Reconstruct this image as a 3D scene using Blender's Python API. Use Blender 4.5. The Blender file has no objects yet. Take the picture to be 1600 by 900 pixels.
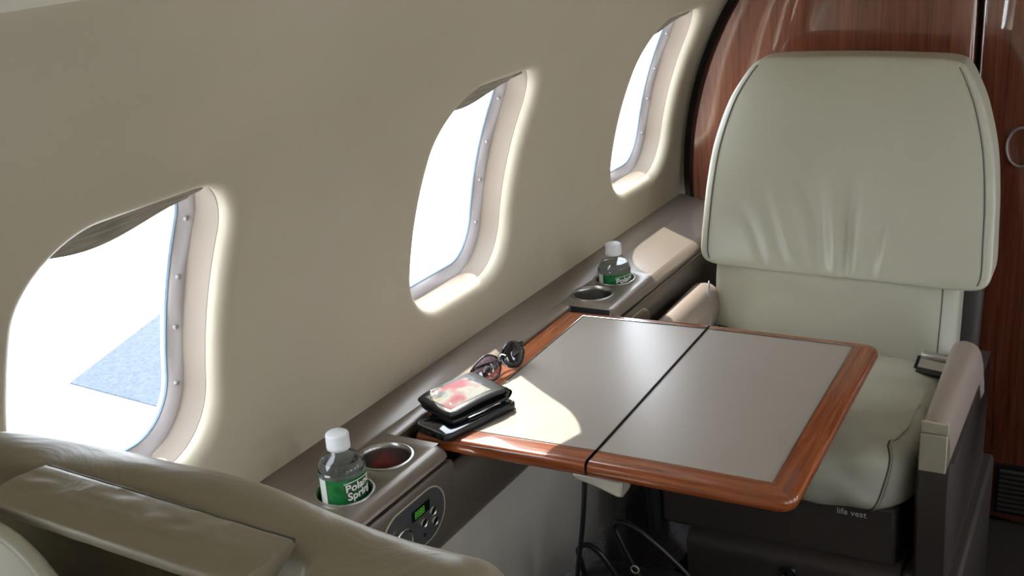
import bpy, bmesh, math, random
from mathutils import Vector, Matrix, noise

random.seed(7)
SC = bpy.context.scene
COL = SC.collection
PI = math.pi
V = Vector

# ------------------------------------------------------------------ camera
cam_d = bpy.data.cameras.new('camera'); cam = bpy.data.objects.new('camera', cam_d); COL.objects.link(cam)
CAM = V((0.9135, -1.1100, 0.7916))
right = V((0.88188862, 0.46619646, -0.0702376)).normalized()
down = V((0.10080778, -0.33199645, -0.93787853)).normalized()
fwd = V((-0.46055429, 0.82002391, -0.33978013)).normalized()
M = Matrix((right, -down, -fwd)).transposed().to_4x4(); M.translation = CAM
cam.matrix_world = M
cam_d.sensor_fit = 'HORIZONTAL'; cam_d.sensor_width = 36.0; cam_d.lens = 1800 / 1600 * 36.0
cam_d.clip_start = 0.02; cam_d.clip_end = 500
SC.camera = cam

# ------------------------------------------------------------------ sky, sun, exposure
SKY_STRENGTH = 7.0
SUN_STRENGTH = 7.0
EXPOSURE = 0.2
w = bpy.data.worlds.new('sky'); SC.world = w; w.use_nodes = True
bg = w.node_tree.nodes['Background']
bg.inputs['Color'].default_value = (0.87, 0.935, 1.0, 1); bg.inputs['Strength'].default_value = SKY_STRENGTH
sun_d = bpy.data.lights.new('sun', 'SUN'); sun = bpy.data.objects.new('sun', sun_d); COL.objects.link(sun)
sun_d.energy = SUN_STRENGTH; sun_d.angle = math.radians(0.53); sun_d.color = (1.0, 0.92, 0.78)
SUN_DIR = V((0.45, -0.512, -0.731)).normalized()
sun.rotation_euler = SUN_DIR.to_track_quat('-Z', 'Y').to_euler(); sun.location = (-6, 8, 9)
vs = SC.view_settings
vs.view_transform = 'Standard'; vs.look = 'None'; vs.gamma = 1; vs.use_curve_mapping = False; vs.exposure = EXPOSURE

# ------------------------------------------------------------------ materials
def mat(name, color=(.5, .5, .5), rough=.5, metal=0., coat=0., coat_rough=.05, spec=.5, trans=0., ior=1.45, emit=None, estr=0., sheen=0.):
    m = bpy.data.materials.new(name); m.use_nodes = True
    b = m.node_tree.nodes['Principled BSDF']
    b.inputs['Base Color'].default_value = (*color, 1); b.inputs['Roughness'].default_value = rough
    b.inputs['Metallic'].default_value = metal; b.inputs['Coat Weight'].default_value = coat
    b.inputs['Coat Roughness'].default_value = coat_rough; b.inputs['Specular IOR Level'].default_value = spec
    b.inputs['Transmission Weight'].default_value = trans; b.inputs['IOR'].default_value = ior
    b.inputs['Sheen Weight'].default_value = sheen
    if emit: b.inputs['Emission Color'].default_value = (*emit, 1); b.inputs['Emission Strength'].default_value = estr
    return m

def tex(m, kind='noise', scale=(10, 10, 10), c1=None, c2=None, detail=4, rough=.55, dist=0., bump=0., bdist=.002, lo=.3, hi=.7, rvar=None):
    """object-space noise driving colour, bump and roughness"""
    nt = m.node_tree; N = nt.nodes; L = nt.links; b = N['Principled BSDF']
    tc = N.new('ShaderNodeTexCoord'); mp = N.new('ShaderNodeMapping'); mp.inputs['Scale'].default_value = scale
    L.new(tc.outputs['Object'], mp.inputs['Vector'])
    if kind == 'noise':
        t = N.new('ShaderNodeTexNoise'); t.inputs['Scale'].default_value = 1; t.inputs['Detail'].default_value = detail
        t.inputs['Roughness'].default_value = rough; t.inputs['Distortion'].default_value = dist; out = t.outputs['Fac']
    else:
        t = N.new('ShaderNodeTexVoronoi'); t.inputs['Scale'].default_value = 1; out = t.outputs['Distance']
    L.new(mp.outputs['Vector'], t.inputs['Vector'])
    if c1:
        r = N.new('ShaderNodeValToRGB'); r.color_ramp.elements[0].position = lo; r.color_ramp.elements[1].position = hi
        r.color_ramp.elements[0].color = (*c1, 1); r.color_ramp.elements[1].color = (*c2, 1)
        L.new(out, r.inputs['Fac']); L.new(r.outputs['Color'], b.inputs['Base Color'])
    if rvar:
        mr = N.new('ShaderNodeMapRange'); mr.inputs['To Min'].default_value = rvar[0]; mr.inputs['To Max'].default_value = rvar[1]
        mr.inputs['From Min'].default_value = lo; mr.inputs['From Max'].default_value = hi
        L.new(out, mr.inputs['Value']); L.new(mr.outputs['Result'], b.inputs['Roughness'])
    if bump:
        bp = N.new('ShaderNodeBump'); bp.inputs['Strength'].default_value = bump; bp.inputs['Distance'].default_value = bdist
        if b.inputs['Normal'].is_linked: L.new(b.inputs['Normal'].links[0].from_socket, bp.inputs['Normal'])
        L.new(out, bp.inputs['Height']); L.new(bp.outputs['Normal'], b.inputs['Normal'])
    return m

def thin_clear(name, tint=(1, 1, 1), gloss=.04, rough=.02, gmax=.5, dull=0., dull_col=(.5, .5, .5)):
    """thin clear sheet: lets light through, reflects a little at grazing angles"""
    m = bpy.data.materials.new(name); m.use_nodes = True; nt = m.node_tree; N = nt.nodes; L = nt.links
    N.remove(N['Principled BSDF']); o = N['Material Output']
    tr = N.new('ShaderNodeBsdfTransparent'); tr.inputs['Color'].default_value = (*tint, 1)
    gl = N.new('ShaderNodeBsdfGlossy'); gl.inputs['Roughness'].default_value = rough
    lw = N.new('ShaderNodeLayerWeight'); lw.inputs['Blend'].default_value = .5
    pw = N.new('ShaderNodeMath'); pw.operation = 'POWER'; pw.inputs[1].default_value = 4.0; L.new(lw.outputs['Facing'], pw.inputs[0])
    ma = N.new('ShaderNodeMath'); ma.operation = 'MULTIPLY_ADD'; ma.inputs[1].default_value = gmax; ma.inputs[2].default_value = gloss; L.new(pw.outputs[0], ma.inputs[0])
    mx = N.new('ShaderNodeMixShader'); L.new(ma.outputs[0], mx.inputs['Fac'])
    L.new(tr.outputs[0], mx.inputs[1]); L.new(gl.outputs[0], mx.inputs[2]); last = mx
    if dull:
        df = N.new('ShaderNodeBsdfDiffuse'); df.inputs['Color'].default_value = (*dull_col, 1)
        m2 = N.new('ShaderNodeMixShader'); m2.inputs['Fac'].default_value = dull
        L.new(mx.outputs[0], m2.inputs[1]); L.new(df.outputs[0], m2.inputs[2]); last = m2
    L.new(last.outputs[0], o.inputs['Surface']); return m

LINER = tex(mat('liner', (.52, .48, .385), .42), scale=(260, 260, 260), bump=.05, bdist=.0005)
tex(LINER, scale=(3, 3, 3), bump=0, c1=(.48, .425, .325), c2=(.52, .465, .36))
CEIL = mat('ceiling_liner', (.72, .68, .58), .5)
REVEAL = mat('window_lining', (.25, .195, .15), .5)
FRAME = mat('window_frame_plastic', (.41, .37, .37), .35)
FRINGE = mat('window_seal', (.30, .42, .55), .3)  # pale blue paints the dispersion at the acrylic edge
FAST = mat('fastener', (.34, .32, .32), .4)
SHADE = tex(mat('shade_pleat', (.25, .22, .18), .6), scale=(20, 20, 300), c1=(.20, .175, .14), c2=(.34, .30, .25), detail=1)
PANE = thin_clear('pane_acrylic', (.97, .985, 1), .02, gmax=.12)
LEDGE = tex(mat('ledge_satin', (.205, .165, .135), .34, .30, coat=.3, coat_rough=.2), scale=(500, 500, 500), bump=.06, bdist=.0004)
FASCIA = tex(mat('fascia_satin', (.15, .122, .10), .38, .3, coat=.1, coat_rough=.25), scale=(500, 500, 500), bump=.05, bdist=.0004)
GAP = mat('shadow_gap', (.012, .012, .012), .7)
LOWER = mat('lower_panel_vinyl', (.54, .49, .43), .28, spec=.6)
CARPET = tex(mat('grey_carpet', (.08, .075, .08), .95), scale=(420, 420, 420), c1=(.13, .12, .13), c2=(.62, .58, .62), bump=.8, bdist=.003, detail=2)
FLOOR = tex(mat('brown_carpet', (.05, .04, .035), .95), scale=(350, 350, 350), c1=(.012, .009, .008), c2=(.055, .040, .033), bump=.8, bdist=.003)
STEEL = mat('polished_steel', (.62, .60, .57), .16, 1.)
STEEL2 = tex(mat('brushed_steel', (.5, .48, .46), .3, 1.), scale=(4, 4, 4), bump=.02)
PLATE = mat('pale_gold_metal', (.62, .56, .44), .35, .35)
BLACK = mat('black_plastic', (.012, .012, .014), .35)
LEATHER = tex(mat('pale_grey_green_leather', (.50, .50, .425), .32, spec=.6), scale=(420, 420, 420), bump=.12, bdist=.0006)
tex(LEATHER, scale=(5, 5, 5), bump=.10, bdist=.01, c1=(.53, .52, .425), c2=(.565, .55, .455))
TAUPEL = tex(mat('taupe_leather', (.33, .29, .215), .40, spec=.5), scale=(400, 400, 400), bump=.15, bdist=.0006)
tex(TAUPEL, scale=(9, 9, 22), bump=.25, bdist=.012, dist=1.0)
ARM = tex(mat('arm_leather', (.34, .275, .235), .42), scale=(420, 420, 420), bump=.1, bdist=.0005)
BASE = tex(mat('seat_base_brown', (.062, .050, .045), .5), scale=(300, 300, 300), bump=.1, bdist=.0005)
PIPING = mat('piping', (.42, .42, .36), .45)
DARKSEAM = mat('seam_thread', (.10, .10, .085), .6)
INLAY = tex(mat('table_leather', (.35, .31, .28), .40, .15, spec=.6), scale=(7, 7, 7), c1=(.40, .352, .315), c2=(.44, .388, .35), lo=.05, hi=.95, rvar=(.27, .35))
WHITEP = mat('white_plastic', (.78, .79, .82), .4)
WHITE = mat('white_print', (.85, .85, .83), .5)
GREENP = tex(mat('green_label', (.01, .15, .035), .35), scale=(70, 70, 70), c1=(.004, .09, .02), c2=(.02, .24, .06), detail=3)
DKGREEN = mat('dark_green_print', (.003, .03, .012), .5)
BOTTLE = thin_clear('bottle_plastic', (.98, .99, .99), .07, .03, gmax=.5)
WATER = mat('water', (1, 1, 1), 0, trans=1, ior=1.33)
RED = mat('red_wrapper', (.75, .03, .035), .3)
REDM = RED
SCREEN = mat('phone_screen', (.004, .005, .012), .06, coat=1)
CASE = mat('phone_case', (.012, .013, .016), .28)
WALLET = tex(mat('black_leather', (.02, .02, .022), .33), scale=(300, 300, 300), bump=.2, bdist=.0006)
LENSD = mat('dark_lens', (.010, .010, .016), .06, coat=1)
CARDP = tex(mat('printed_card', (.8, .75, .7), .7, spec=.1), scale=(26, 26, 26), c1=(.36, .10, .12), c2=(.36, .35, .31), lo=.38, hi=.52, detail=2)
DISPLAY = mat('display_glass', (.006, .008, .006), .1)
GREENLED = mat('green_digits', (.05, .2, .02), .4, emit=(.25, .9, .10), estr=.22)
PANELG = mat('control_plate', (.085, .085, .09), .35, .3)
PANELG2 = mat('control_plate_bronze', (.22, .175, .12), .35, .5)
CABLE = mat('black_rubber', (.012, .012, .015), .35)
CONCRETE = tex(mat('concrete', (.72, .71, .69), .9), scale=(1.5, 1.5, 1.5), c1=(.68, .67, .65), c2=(.76, .75, .73))
CONCRETE_SHADE = tex(mat('concrete_shadow', (.12, .15, .20), .9), scale=(40, 40, 40), c1=(.022, .034, .050), c2=(.068, .085, .110), detail=5, rough=.8)  # bluish shadow on the concrete, painted as a surface colour
OUTER = mat('fuselage_skin', (.75, .75, .76), .35)

def wood(name, a, b, c, scale, rough=.25, coat=.7, coat_rough=.03):
    m = mat(name, a, rough, coat=coat, coat_rough=coat_rough); nt = m.node_tree; N = nt.nodes; L = nt.links; bs = N['Principled BSDF']
    tc = N.new('ShaderNodeTexCoord'); mp = N.new('ShaderNodeMapping'); mp.inputs['Scale'].default_value = scale
    L.new(tc.outputs['Object'], mp.inputs['Vector'])
    n1 = N.new('ShaderNodeTexNoise'); n1.inputs['Scale'].default_value = 1; n1.inputs['Detail'].default_value = 8; n1.inputs['Roughness'].default_value = .65; n1.inputs['Distortion'].default_value = .6
    L.new(mp.outputs['Vector'], n1.inputs['Vector'])
    r = N.new('ShaderNodeValToRGB'); e = r.color_ramp.elements
    e[0].position = .32; e[0].color = (*a, 1); e[1].position = .68; e[1].color = (*c, 1)
    x = e.new(.5); x.color = (*b, 1)
    L.new(n1.outputs['Fac'], r.inputs['Fac']); L.new(r.outputs['Color'], bs.inputs['Base Color']); return m
WOODX = wood('table_mahogany_cross', (.15, .030, .009), (.29, .069, .018), (.42, .122, .035), (5, 110, 110))
WOODY = wood('table_mahogany_long', (.15, .030, .009), (.29, .069, .018), (.42, .122, .035), (110, 5, 110))
VENEER = wood('bulkhead_mahogany', (.10, .024, .013), (.175, .048, .023), (.245, .075, .035), (90, 90, 3.5), coat=1., coat_rough=.012)
VENEER.node_tree.nodes['Principled BSDF'].inputs['Coat IOR'].default_value = 1.9

# ------------------------------------------------------------------ helpers
class MB:
    def __init__(s): s.v = []; s.f = []; s.mi = []
    def add(s, vs, fs, mi=0):
        o = len(s.v); s.v += [tuple(p) for p in vs]; s.f += [tuple(i + o for i in f) for f in fs]; s.mi += [mi] * len(fs); return s
    def grid(s, rows, cu=False, cv=False, mi=0):
        nr = len(rows); nc = len(rows[0]); vs = [p for r in rows for p in r]; fs = []
        for i in range(nr if cv else nr - 1):
            for j in range(nc if cu else nc - 1):
                a = i * nc + j; b = i * nc + (j + 1) % nc; c = ((i + 1) % nr) * nc + (j + 1) % nc; d = ((i + 1) % nr) * nc + j
                fs.append((a, b, c, d))
        return s.add(vs, fs, mi)
    def box(s, x0, x1, y0, y1, z0, z1, f=None, mi=0):
        vs = [V((x, y, z)) for x in (x0, x1) for y in (y0, y1) for z in (z0, z1)]
        if f: vs = [f(p) for p in vs]
        return s.add(vs, [(0, 1, 3, 2), (4, 6, 7, 5), (0, 4, 5, 1), (2, 3, 7, 6), (0, 2, 6, 4), (1, 5, 7, 3)], mi)
    def tube(s, path, r, n=8, closed=False, cap=True, flat=1.0, mi=0):
        path = [V(p) for p in path]; N = len(path); rr = r if isinstance(r, (list, tuple)) else [r] * N
        rows = []; up = None
        for i in range(N):
            if closed: t = path[(i + 1) % N] - path[i - 1]
            else: t = path[min(i + 1, N - 1)] - path[max(i - 1, 0)]
            t.normalize()
            if up is None: up = t.orthogonal().normalized()
            up = (up - t * up.dot(t)).normalized(); sd = t.cross(up)
            rows.append([path[i] + up * (rr[i] * math.cos(2 * PI * k / n)) + sd * (rr[i] * flat * math.sin(2 * PI * k / n)) for k in range(n)])
        s.grid(rows, cu=True, cv=closed, mi=mi)
        if cap and not closed:
            s.add(rows[0], [tuple(range(n))], mi); s.add(rows[-1], [tuple(range(n))], mi)
        return s
    def lathe(s, prof, c=(0, 0, 0), n=32, f=None, mi=0):
        rows = [[V((c[0] + r * math.cos(2 * PI * k / n), c[1] + r * math.sin(2 * PI * k / n), c[2] + z)) for k in range(n)] for r, z in prof]
        if f: rows = [[f(p) for p in r] for r in rows]
        return s.grid(rows, cu=True, mi=mi)
    def disc(s, c, ax, r, n=24, mi=0):
        ax = V(ax).normalized(); u = ax.orthogonal().normalized(); v = ax.cross(u); c = V(c)
        return s.add([c + u * r * math.cos(2 * PI * k / n) + v * r * math.sin(2 * PI * k / n) for k in range(n)], [tuple(range(n))], mi)
    def knob(s, c, ax, prof, n=20, mi=0):
        """lathe along axis ax: prof of (radius, height)"""
        ax = V(ax).normalized(); u = ax.orthogonal().normalized(); v = ax.cross(u); c = V(c)
        rows = [[c + ax * h + (u * math.cos(2 * PI * k / n) + v * math.sin(2 * PI * k / n)) * r for k in range(n)] for r, h in prof]
        return s.grid(rows, cu=True, mi=mi)
    def sphere(s, c, r, n=10, sc=(1, 1, 1), mi=0):
        rows = [[V((c[0] + sc[0] * r * math.sin(PI * i / n) * math.cos(2 * PI * j / (2 * n)), c[1] + sc[1] * r * math.sin(PI * i / n) * math.sin(2 * PI * j / (2 * n)), c[2] + sc[2] * r * math.cos(PI * i / n))) for j in range(2 * n)] for i in range(n + 1)]
        return s.grid(rows, cu=True, mi=mi)
    def build(s, name, mats, parent=None, smooth=True, bevel=0, seg=2, merge=1e-5, angle=40, solid=0, up=False):
        me = bpy.data.meshes.new(name); me.from_pydata(s.v, [], s.f)
        mats = mats if isinstance(mats, (list, tuple)) else [mats]
        for m in mats: me.materials.append(m)
        me.polygons.foreach_set('material_index', s.mi)
        bm = bmesh.new(); bm.from_mesh(me)
        if merge: bmesh.ops.remove_doubles(bm, verts=bm.verts, dist=merge)
        bmesh.ops.dissolve_degenerate(bm, dist=1e-6, edges=bm.edges)
        bmesh.ops.recalc_face_normals(bm, faces=bm.faces)
        if up:
            for f in bm.faces:
                if f.normal.z < -1e-4: f.normal_flip()
        if smooth:
            ca = math.radians(angle)
            for f in bm.faces: f.smooth = True
            for e in bm.edges:
                if len(e.link_faces) == 2 and e.calc_face_angle(0) > ca: e.smooth = False
        bm.to_mesh(me); bm.free()
        o = bpy.data.objects.new(name, me); COL.objects.link(o)
        if parent: set_parent(o, parent)
        if bevel:
            b = o.modifiers.new('bevel', 'BEVEL'); b.width = bevel; b.segments = seg; b.limit_method = 'ANGLE'; b.angle_limit = math.radians(35); b.harden_normals = False
        if solid:
            b = o.modifiers.new('solid', 'SOLIDIFY'); b.thickness = solid; b.offset = 0
        return o

def set_parent(o, p):
    # geometry is written in world coordinates: keep it there whatever the parent's own place
    o.parent = p
    o.matrix_parent_inverse = parent_world(p).inverted()
def parent_world(p):
    m = Matrix.LocRotScale(p.location, p.rotation_euler, p.scale)
    if p.parent: m = parent_world(p.parent) @ p.matrix_parent_inverse @ m
    return m
def thing(name, label, cat, loc=(0, 0, 0), group=None):
    o = bpy.data.objects.new(name, None); COL.objects.link(o); o.location = loc; o.empty_display_size = .05
    o['label'] = label; o['category'] = cat
    if group: o['group'] = group
    return o
def struct(o): o['kind'] = 'structure'; return o

def rloop(hw, hh, r, n):
    """rounded rectangle sampled at n angles from the centre"""
    out = []
    for k in range(n):
        a = 2 * PI * k / n; out.append(rpoint(hw, hh, r, a))
    return out
def rpoint(hw, hh, r, a):
    c, s = math.cos(a), math.sin(a)
    t = min(hw / abs(c) if abs(c) > 1e-9 else 1e9, hh / abs(s) if abs(s) > 1e-9 else 1e9)
    x, y = c * t, s * t
    cx, cy = hw - r, hh - r
    if abs(x) > cx + 1e-9 and abs(y) > cy + 1e-9:          # in a corner: meet the arc
        ox, oy = math.copysign(cx, x), math.copysign(cy, y)
        b = -(ox * c + oy * s); q = ox * ox + oy * oy - r * r
        t = -b + math.sqrt(max(b * b - q, 0)); x, y = c * t, s * t
    return x, y

def smooth_path(pts, n=8):
    out = []; P = [V(p) for p in pts]
    for i in range(len(P) - 1):
        a = P[max(i - 1, 0)]; b = P[i]; c = P[i + 1]; d = P[min(i + 2, len(P) - 1)]
        for k in range(n):
            t = k / n; out.append(.5 * ((2 * b) + (c - a) * t + (2 * a - 5 * b + 4 * c - d) * t * t + (3 * b - a - 3 * c + d) * t ** 3))
    return out + [P[-1]]

# ------------------------------------------------------------------ the cabin shell
R0, ZC, XMID = .80, .06, .87
def wx(y, z):
    t = z - ZC
    return -.114 + .038 * y + R0 - math.sqrt(max(R0 * R0 - t * t, 1e-6))
def wn(y, z):                       # outward normal of the left wall
    t = (z - ZC) / R0
    return V((-math.sqrt(1 - t * t), .038, t)).normalized()
FLOOR_Z = -.74
Y_FRONT, Y_BACK = 1.50, -2.2
WIN_C = [-1.02, -.247, .513, 1.27]
WZ = .285
OUT_HW, OUT_HH, OUT_R = .175, .208, .108
NLOOP = 132
ZS0, ZS1 = .035, .545
def mir(p): return V((2 * XMID - p.x, p.y, p.z))
def ident(p): return p

def wall_liner(f, WIN_C=WIN_C):
    mb = MB()
    zs = [ZS0 + (ZS1 - ZS0) * i / 34 for i in range(35)]
    zlow = [-.07, -.02, ZS0]; ztop = [ZS1, .59, .64, .69, .73]
    P = lambda y, z: f(V((wx(y, z), y, z)))
    ys = [Y_BACK]
    for c in WIN_C: ys += [c - .225, c + .225]
    ys.append(Y_FRONT + .03)
    fine = []
    for a, b in zip(ys, ys[1:]):
        if b - a > 1e-6:
            k = max(1, int((b - a) / .014)) if .44 < b - a < .46 else max(1, int((b - a) / .08)); fine += [a + (b - a) * i / k for i in range(k)]
    fine.append(ys[-1])
    mb.grid([[P(y, z) for y in fine] for z in zlow]); mb.grid([[P(y, z) for y in fine] for z in ztop])
    for i in range(0, len(ys), 2):                          # between the windows
        a, b = ys[i], ys[i + 1]
        if b - a < 1e-6: continue
        sub = [y for y in fine if a - 1e-9 <= y <= b + 1e-9]
        mb.grid([[P(y, z) for y in sub] for z in zs])
    for c in WIN_C:                                         # ring patches around the openings
        a, b = c - .225, c + .225
        sub = [y for y in fine if a - 1e-9 <= y <= b + 1e-9]
        rect = [(b, z) for z in zs] + [(y, ZS1) for y in reversed(sub[:-1])] + [(a, z) for z in reversed(zs[:-1])] + [(y, ZS0) for y in sub[1:-1]]
        ang = [math.atan2(z - WZ, y - c) for y, z in rect]
        rows = [[P(y, z) for y, z in rect]]
        for t in (.4, .75):
            rows.append([])
            for (y, z), q in zip(rect, ang):
                ly, lz = rpoint(OUT_HW, OUT_HH, OUT_R, q); yy = c + ly; zz = WZ + lz
                rows[-1].append(P(y + (yy - y) * t, z + (zz - z) * t))
        for d, i in ((0, 0), (.0010, .006), (.0035, .0115), (.008, .0165), (.014, .0195), (.024, .0205)):
            row = []
            for q in ang:
                ly, lz = rpoint(OUT_HW - i, OUT_HH - i, OUT_R - i, q); yy = c + ly; zz = WZ + lz
                row.append(f(V((wx(yy, zz), yy, zz)) + wn(yy, zz) * d))
            rows.append(row)
        mb.grid(rows, cu=True)
    return mb
wl = struct(wall_liner(ident).build('wall_left', LINER))
wr = struct(wall_liner(mir).build('wall_right', LINER))

def window(idx, c, f, detail):
    def loop(d, i, n=NLOOP, wav=0.):
        row = []
        for k in range(n):
            q = 2 * PI * k / n
            ii = i + (wav * math.sin(7 * q + 1.0) if wav else 0)
            ly, lz = rpoint(OUT_HW - ii, OUT_HH - ii, max(OUT_R - ii, .02), q); yy = c + ly; zz = WZ + lz
            # the frame plane is flatter than the wall
            row.append(f(V((wx(yy, zz), yy, zz)) + wn(yy, zz) * d))
        return row
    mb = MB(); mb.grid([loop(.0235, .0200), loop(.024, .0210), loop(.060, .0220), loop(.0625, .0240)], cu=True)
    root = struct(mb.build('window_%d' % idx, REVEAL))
    fr = MB(); fr.grid([loop(.061, .0232), loop(.062, .0262, wav=.0010), loop(.066, .0300, wav=.0018), loop(.070, .0350, wav=.0018), loop(.0745, .0390), loop(.084, .0400)], cu=True)
    fr.build('inner_frame', FRAME, root)
    sl = MB(); sl.tube(loop(.0765, .0395), .0028, 6, closed=True); sl.build('seal', FRINGE, root)  # ring added to carry the blue fringe round the pane
    pn = MB()
    la, lb = loop(.0755, .0385), loop(.0795, .0385)
    pn.add(la, [tuple(range(NLOOP))]); pn.add(lb, [tuple(range(NLOOP))]); pn.build('pane', PANE, root, smooth=False)
    if detail:
        # raised shade tucked under the top of the opening
        for lay, (d, drop, th) in enumerate(((.031, .028, .003), (.045, .048, .003))):
            rows_t = []; rows_b = []
            for k in range(25):
                u = -1 + 2 * k / 24; y = u * (OUT_HW - .062)
                # top edge follows the opening
                a = OUT_HH - .0215; r = OUT_R - .0215; hw = OUT_HW - .0215
                over = max(0, abs(y) - (hw - r)); zt = a - r + math.sqrt(max(r * r - over * over, 0))
                zb = min(zt - .001, a - drop - .010 * math.cos(u * 2.4 + .5) + (.0 if lay else .004 * math.sin(5 * u)))
                rows_t.append((y, zt)); rows_b.append((y, zb))
            m2 = MB()
            def pt(y, z, dd): yy = c + y; zz = WZ + z; return f(V((wx(yy, zz), yy, zz)) + wn(yy, zz) * dd)
            front = [[pt(y, z, d) for y, z in rows_t], [pt(y, (z + z2) / 2, d - .003) for (y, z), (_, z2) in zip(rows_t, rows_b)], [pt(y, z, d) for y, z in rows_b]]
            back = [[pt(y, z, d + th) for y, z in rows_b], [pt(y, z, d + th) for y, z in rows_t]]
            m2.grid(front + back, cv=True); m2.build('shade', SHADE, root)
        for q in (-38, -14, 12, 36, 180 - 30, 180, 180 + 30):
            qq = math.radians(q); i = .0315
            ly, lz = rpoint(OUT_HW - i, OUT_HH - i, OUT_R - i, qq); yy = c + ly; zz = WZ + lz
            p = f(V((wx(yy, zz), yy, zz)) + wn(yy, zz) * .066); nn = V((0, -ly, -lz)).normalized()
            b = MB(); b.sphere(p, .0034, 6); b.build('fastener', FAST, root)
    # daylight portal at the pane
    ld = bpy.data.lights.new('portal', 'AREA'); ld.shape = 'RECTANGLE'; ld.size = .30; ld.size_y = .36; ld.cycles.is_portal = True
    lo = bpy.data.objects.new('daylight_portal', ld); COL.objects.link(lo)
    pc = f(V((wx(c, WZ), c, WZ)) + wn(c, WZ) * .10); n = f(V((wx(c, WZ), c, WZ)) + wn(c, WZ)) - f(V((wx(c, WZ), c, WZ)))
    lo.location = pc; lo.rotation_euler = (-n).to_track_quat('-Z', 'Y').to_euler()
for i, k in enumerate((1, 2, 3, 0)): window(i + 1, WIN_C[k], ident, k > 0)
for i, k in enumerate((1, 2, 3, 0)): window(i + 5, WIN_C[k], mir, False)

# lower side panels (parts of the walls)
def lower(f, root):
    joint = .655
    for name, y0, y1, m in (('lower_panel', Y_BACK, joint, LOWER), ('lower_panel', joint, Y_FRONT, LOWER)):
        mb = MB(); mb.grid([[f(V((x + .038 * y, y, z))) for y in (y0, y1)] for x, z in ((.045, -.14), (.044, -.18), (.036, -.26), (.022, -.40), (.006, -.50), (-.012, -.50))]); mb.build(name, m, root)
    mb = MB(); mb.grid([[f(V((x + .038 * y, y, z))) for y in (Y_BACK, Y_FRONT)] for x, z in ((.004, -.485), (.010, -.50), (.004, -.60), (.012, -.70), (.05, FLOOR_Z))]); mb.build('carpet_strip', CARPET, root)
lower(ident, wl); lower(mir, wr)

# ceiling: valance step at the top of the side walls, then the arch
mb = MB(); n = 28; prof = []
x0 = wx(0, .73)
prof = [(x0 - .002, .725), (x0 + .010, .735), (x0 + .030, .742)]
for i in range(n + 1):
    t = PI * i / n; prof.append((XMID - (XMID - x0 - .03) * math.cos(t), .742 + .24 * math.sin(t) ** .8))
prof += [(2 * XMID - x0 - .010, .735), (2 * XMID - x0 + .002, .725)]
def sk(x, y): return x + .038 * y * (1 - 2 * max(0, min(1, (x - x0) / (2 * XMID - 2 * x0))))
mb.grid([[V((sk(x, y), y, z)) for y in (Y_BACK, Y_FRONT + .03)] for x, z in prof]); struct(mb.build('ceiling', CEIL))
mb = MB(); mb.box(-.09, 1.83, Y_BACK - .05, Y_FRONT + .05, FLOOR_Z - .04, FLOOR_Z); struct(mb.build('floor', FLOOR, smooth=False))
mb = MB(); mb.box(-.20, 1.95, Y_BACK - .05, Y_BACK, FLOOR_Z, 1.05); struct(mb.build('wall_back', LINER, smooth=False))
# ground outside
mb = MB(); mb.add([(-80, -80, -2.0), (80, -80, -2.0), (80, 80, -2.0), (-80, 80, -2.0)], [(0, 1, 2, 3)]); struct(mb.build('ground', CONCRETE, smooth=False))
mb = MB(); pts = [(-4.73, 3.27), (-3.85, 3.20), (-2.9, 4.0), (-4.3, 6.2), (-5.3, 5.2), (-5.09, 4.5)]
mb.add([(x, y, -1.99) for x, y in pts] + [(x, y, -2.02) for x, y in pts], [tuple(range(6))] + [(i, (i + 1) % 6, 6 + (i + 1) % 6, 6 + i) for i in range(6)]); o = mb.build('ground_shadow', CONCRETE_SHADE, smooth=False); struct(o)  # flat dark patch painting a cast shadow on the ground

# ------------------------------------------------------------------ front bulkhead
def edge_x(z): return wx(1.5, z) + .022
mb = MB()
zs = [FLOOR_Z + (1.0 - FLOOR_Z) * i / 60 for i in range(61)]
def bx0(z): return edge_x(z) if z < .80 else edge_x(.80)
XJ = .606
rows = []
for z in zs:
    a = bx0(z)
    rows.append([V((a + .012, 1.50, z)), V((XJ - .010, 1.50, z)), V((XJ - .003, 1.503, z)), V((XJ, 1.512, z)), V((XJ, 1.54, z))])
mb.grid(rows)
bulk = struct(mb.build('wall_front', VENEER, angle=60))
mb = MB(); mb.grid([[V((bx0(z), 1.535, z)), V((bx0(z), 1.508, z)), V((bx0(z) + .003, 1.501, z)), V((bx0(z) + .007, 1.4985, z)), V((bx0(z) + .013, 1.4995, z))] for z in zs]); mb.build('edge_trim', mat('dark_edge', (.034, .013, .010), .75, spec=.08), bulk)
mb = MB(); mb.box(XJ - .02, XJ + .04, 1.538, 1.545, FLOOR_Z, 1.0); mb.box(.0, 1.75, 1.545, 1.56, FLOOR_Z, 1.05); mb.grid([[V((wx(1.52, z) - .004, 1.528, z)), V((1.75, 1.5285, z))] for z in zs if z < .80]); mb.build('backing', GAP, bulk, smooth=False)
mb = MB(); mb.box(.20, .668, 1.478, 1.50, FLOOR_Z, -.60); mb.build('kick_carpet', FLOOR, bulk, smooth=False)
mb = MB()
rows = []
for z in (FLOOR_Z, 1.0): rows.append([V((XJ + .009, 1.54, z)), V((XJ + .009, 1.512, z)), V((XJ + .012, 1.503, z)), V((XJ + .019, 1.50, z)), V((1.125, 1.50, z)), V((1.13, 1.503, z)), V((1.135, 1.54, z))])
mb.grid(rows); door = struct(mb.build('door_1', VENEER, angle=60))
mb = MB(); c = V((.712, 1.497, .166)); mb.tube([c + V((.030 * math.cos(2 * PI * k / 32), -.002, .042 * math.sin(2 * PI * k / 32))) for k in range(32)], .0030, 8, closed=True); mb.build('pull_ring', mat('dull_ring', (.40, .34, .32), .35, .6), door)
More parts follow.
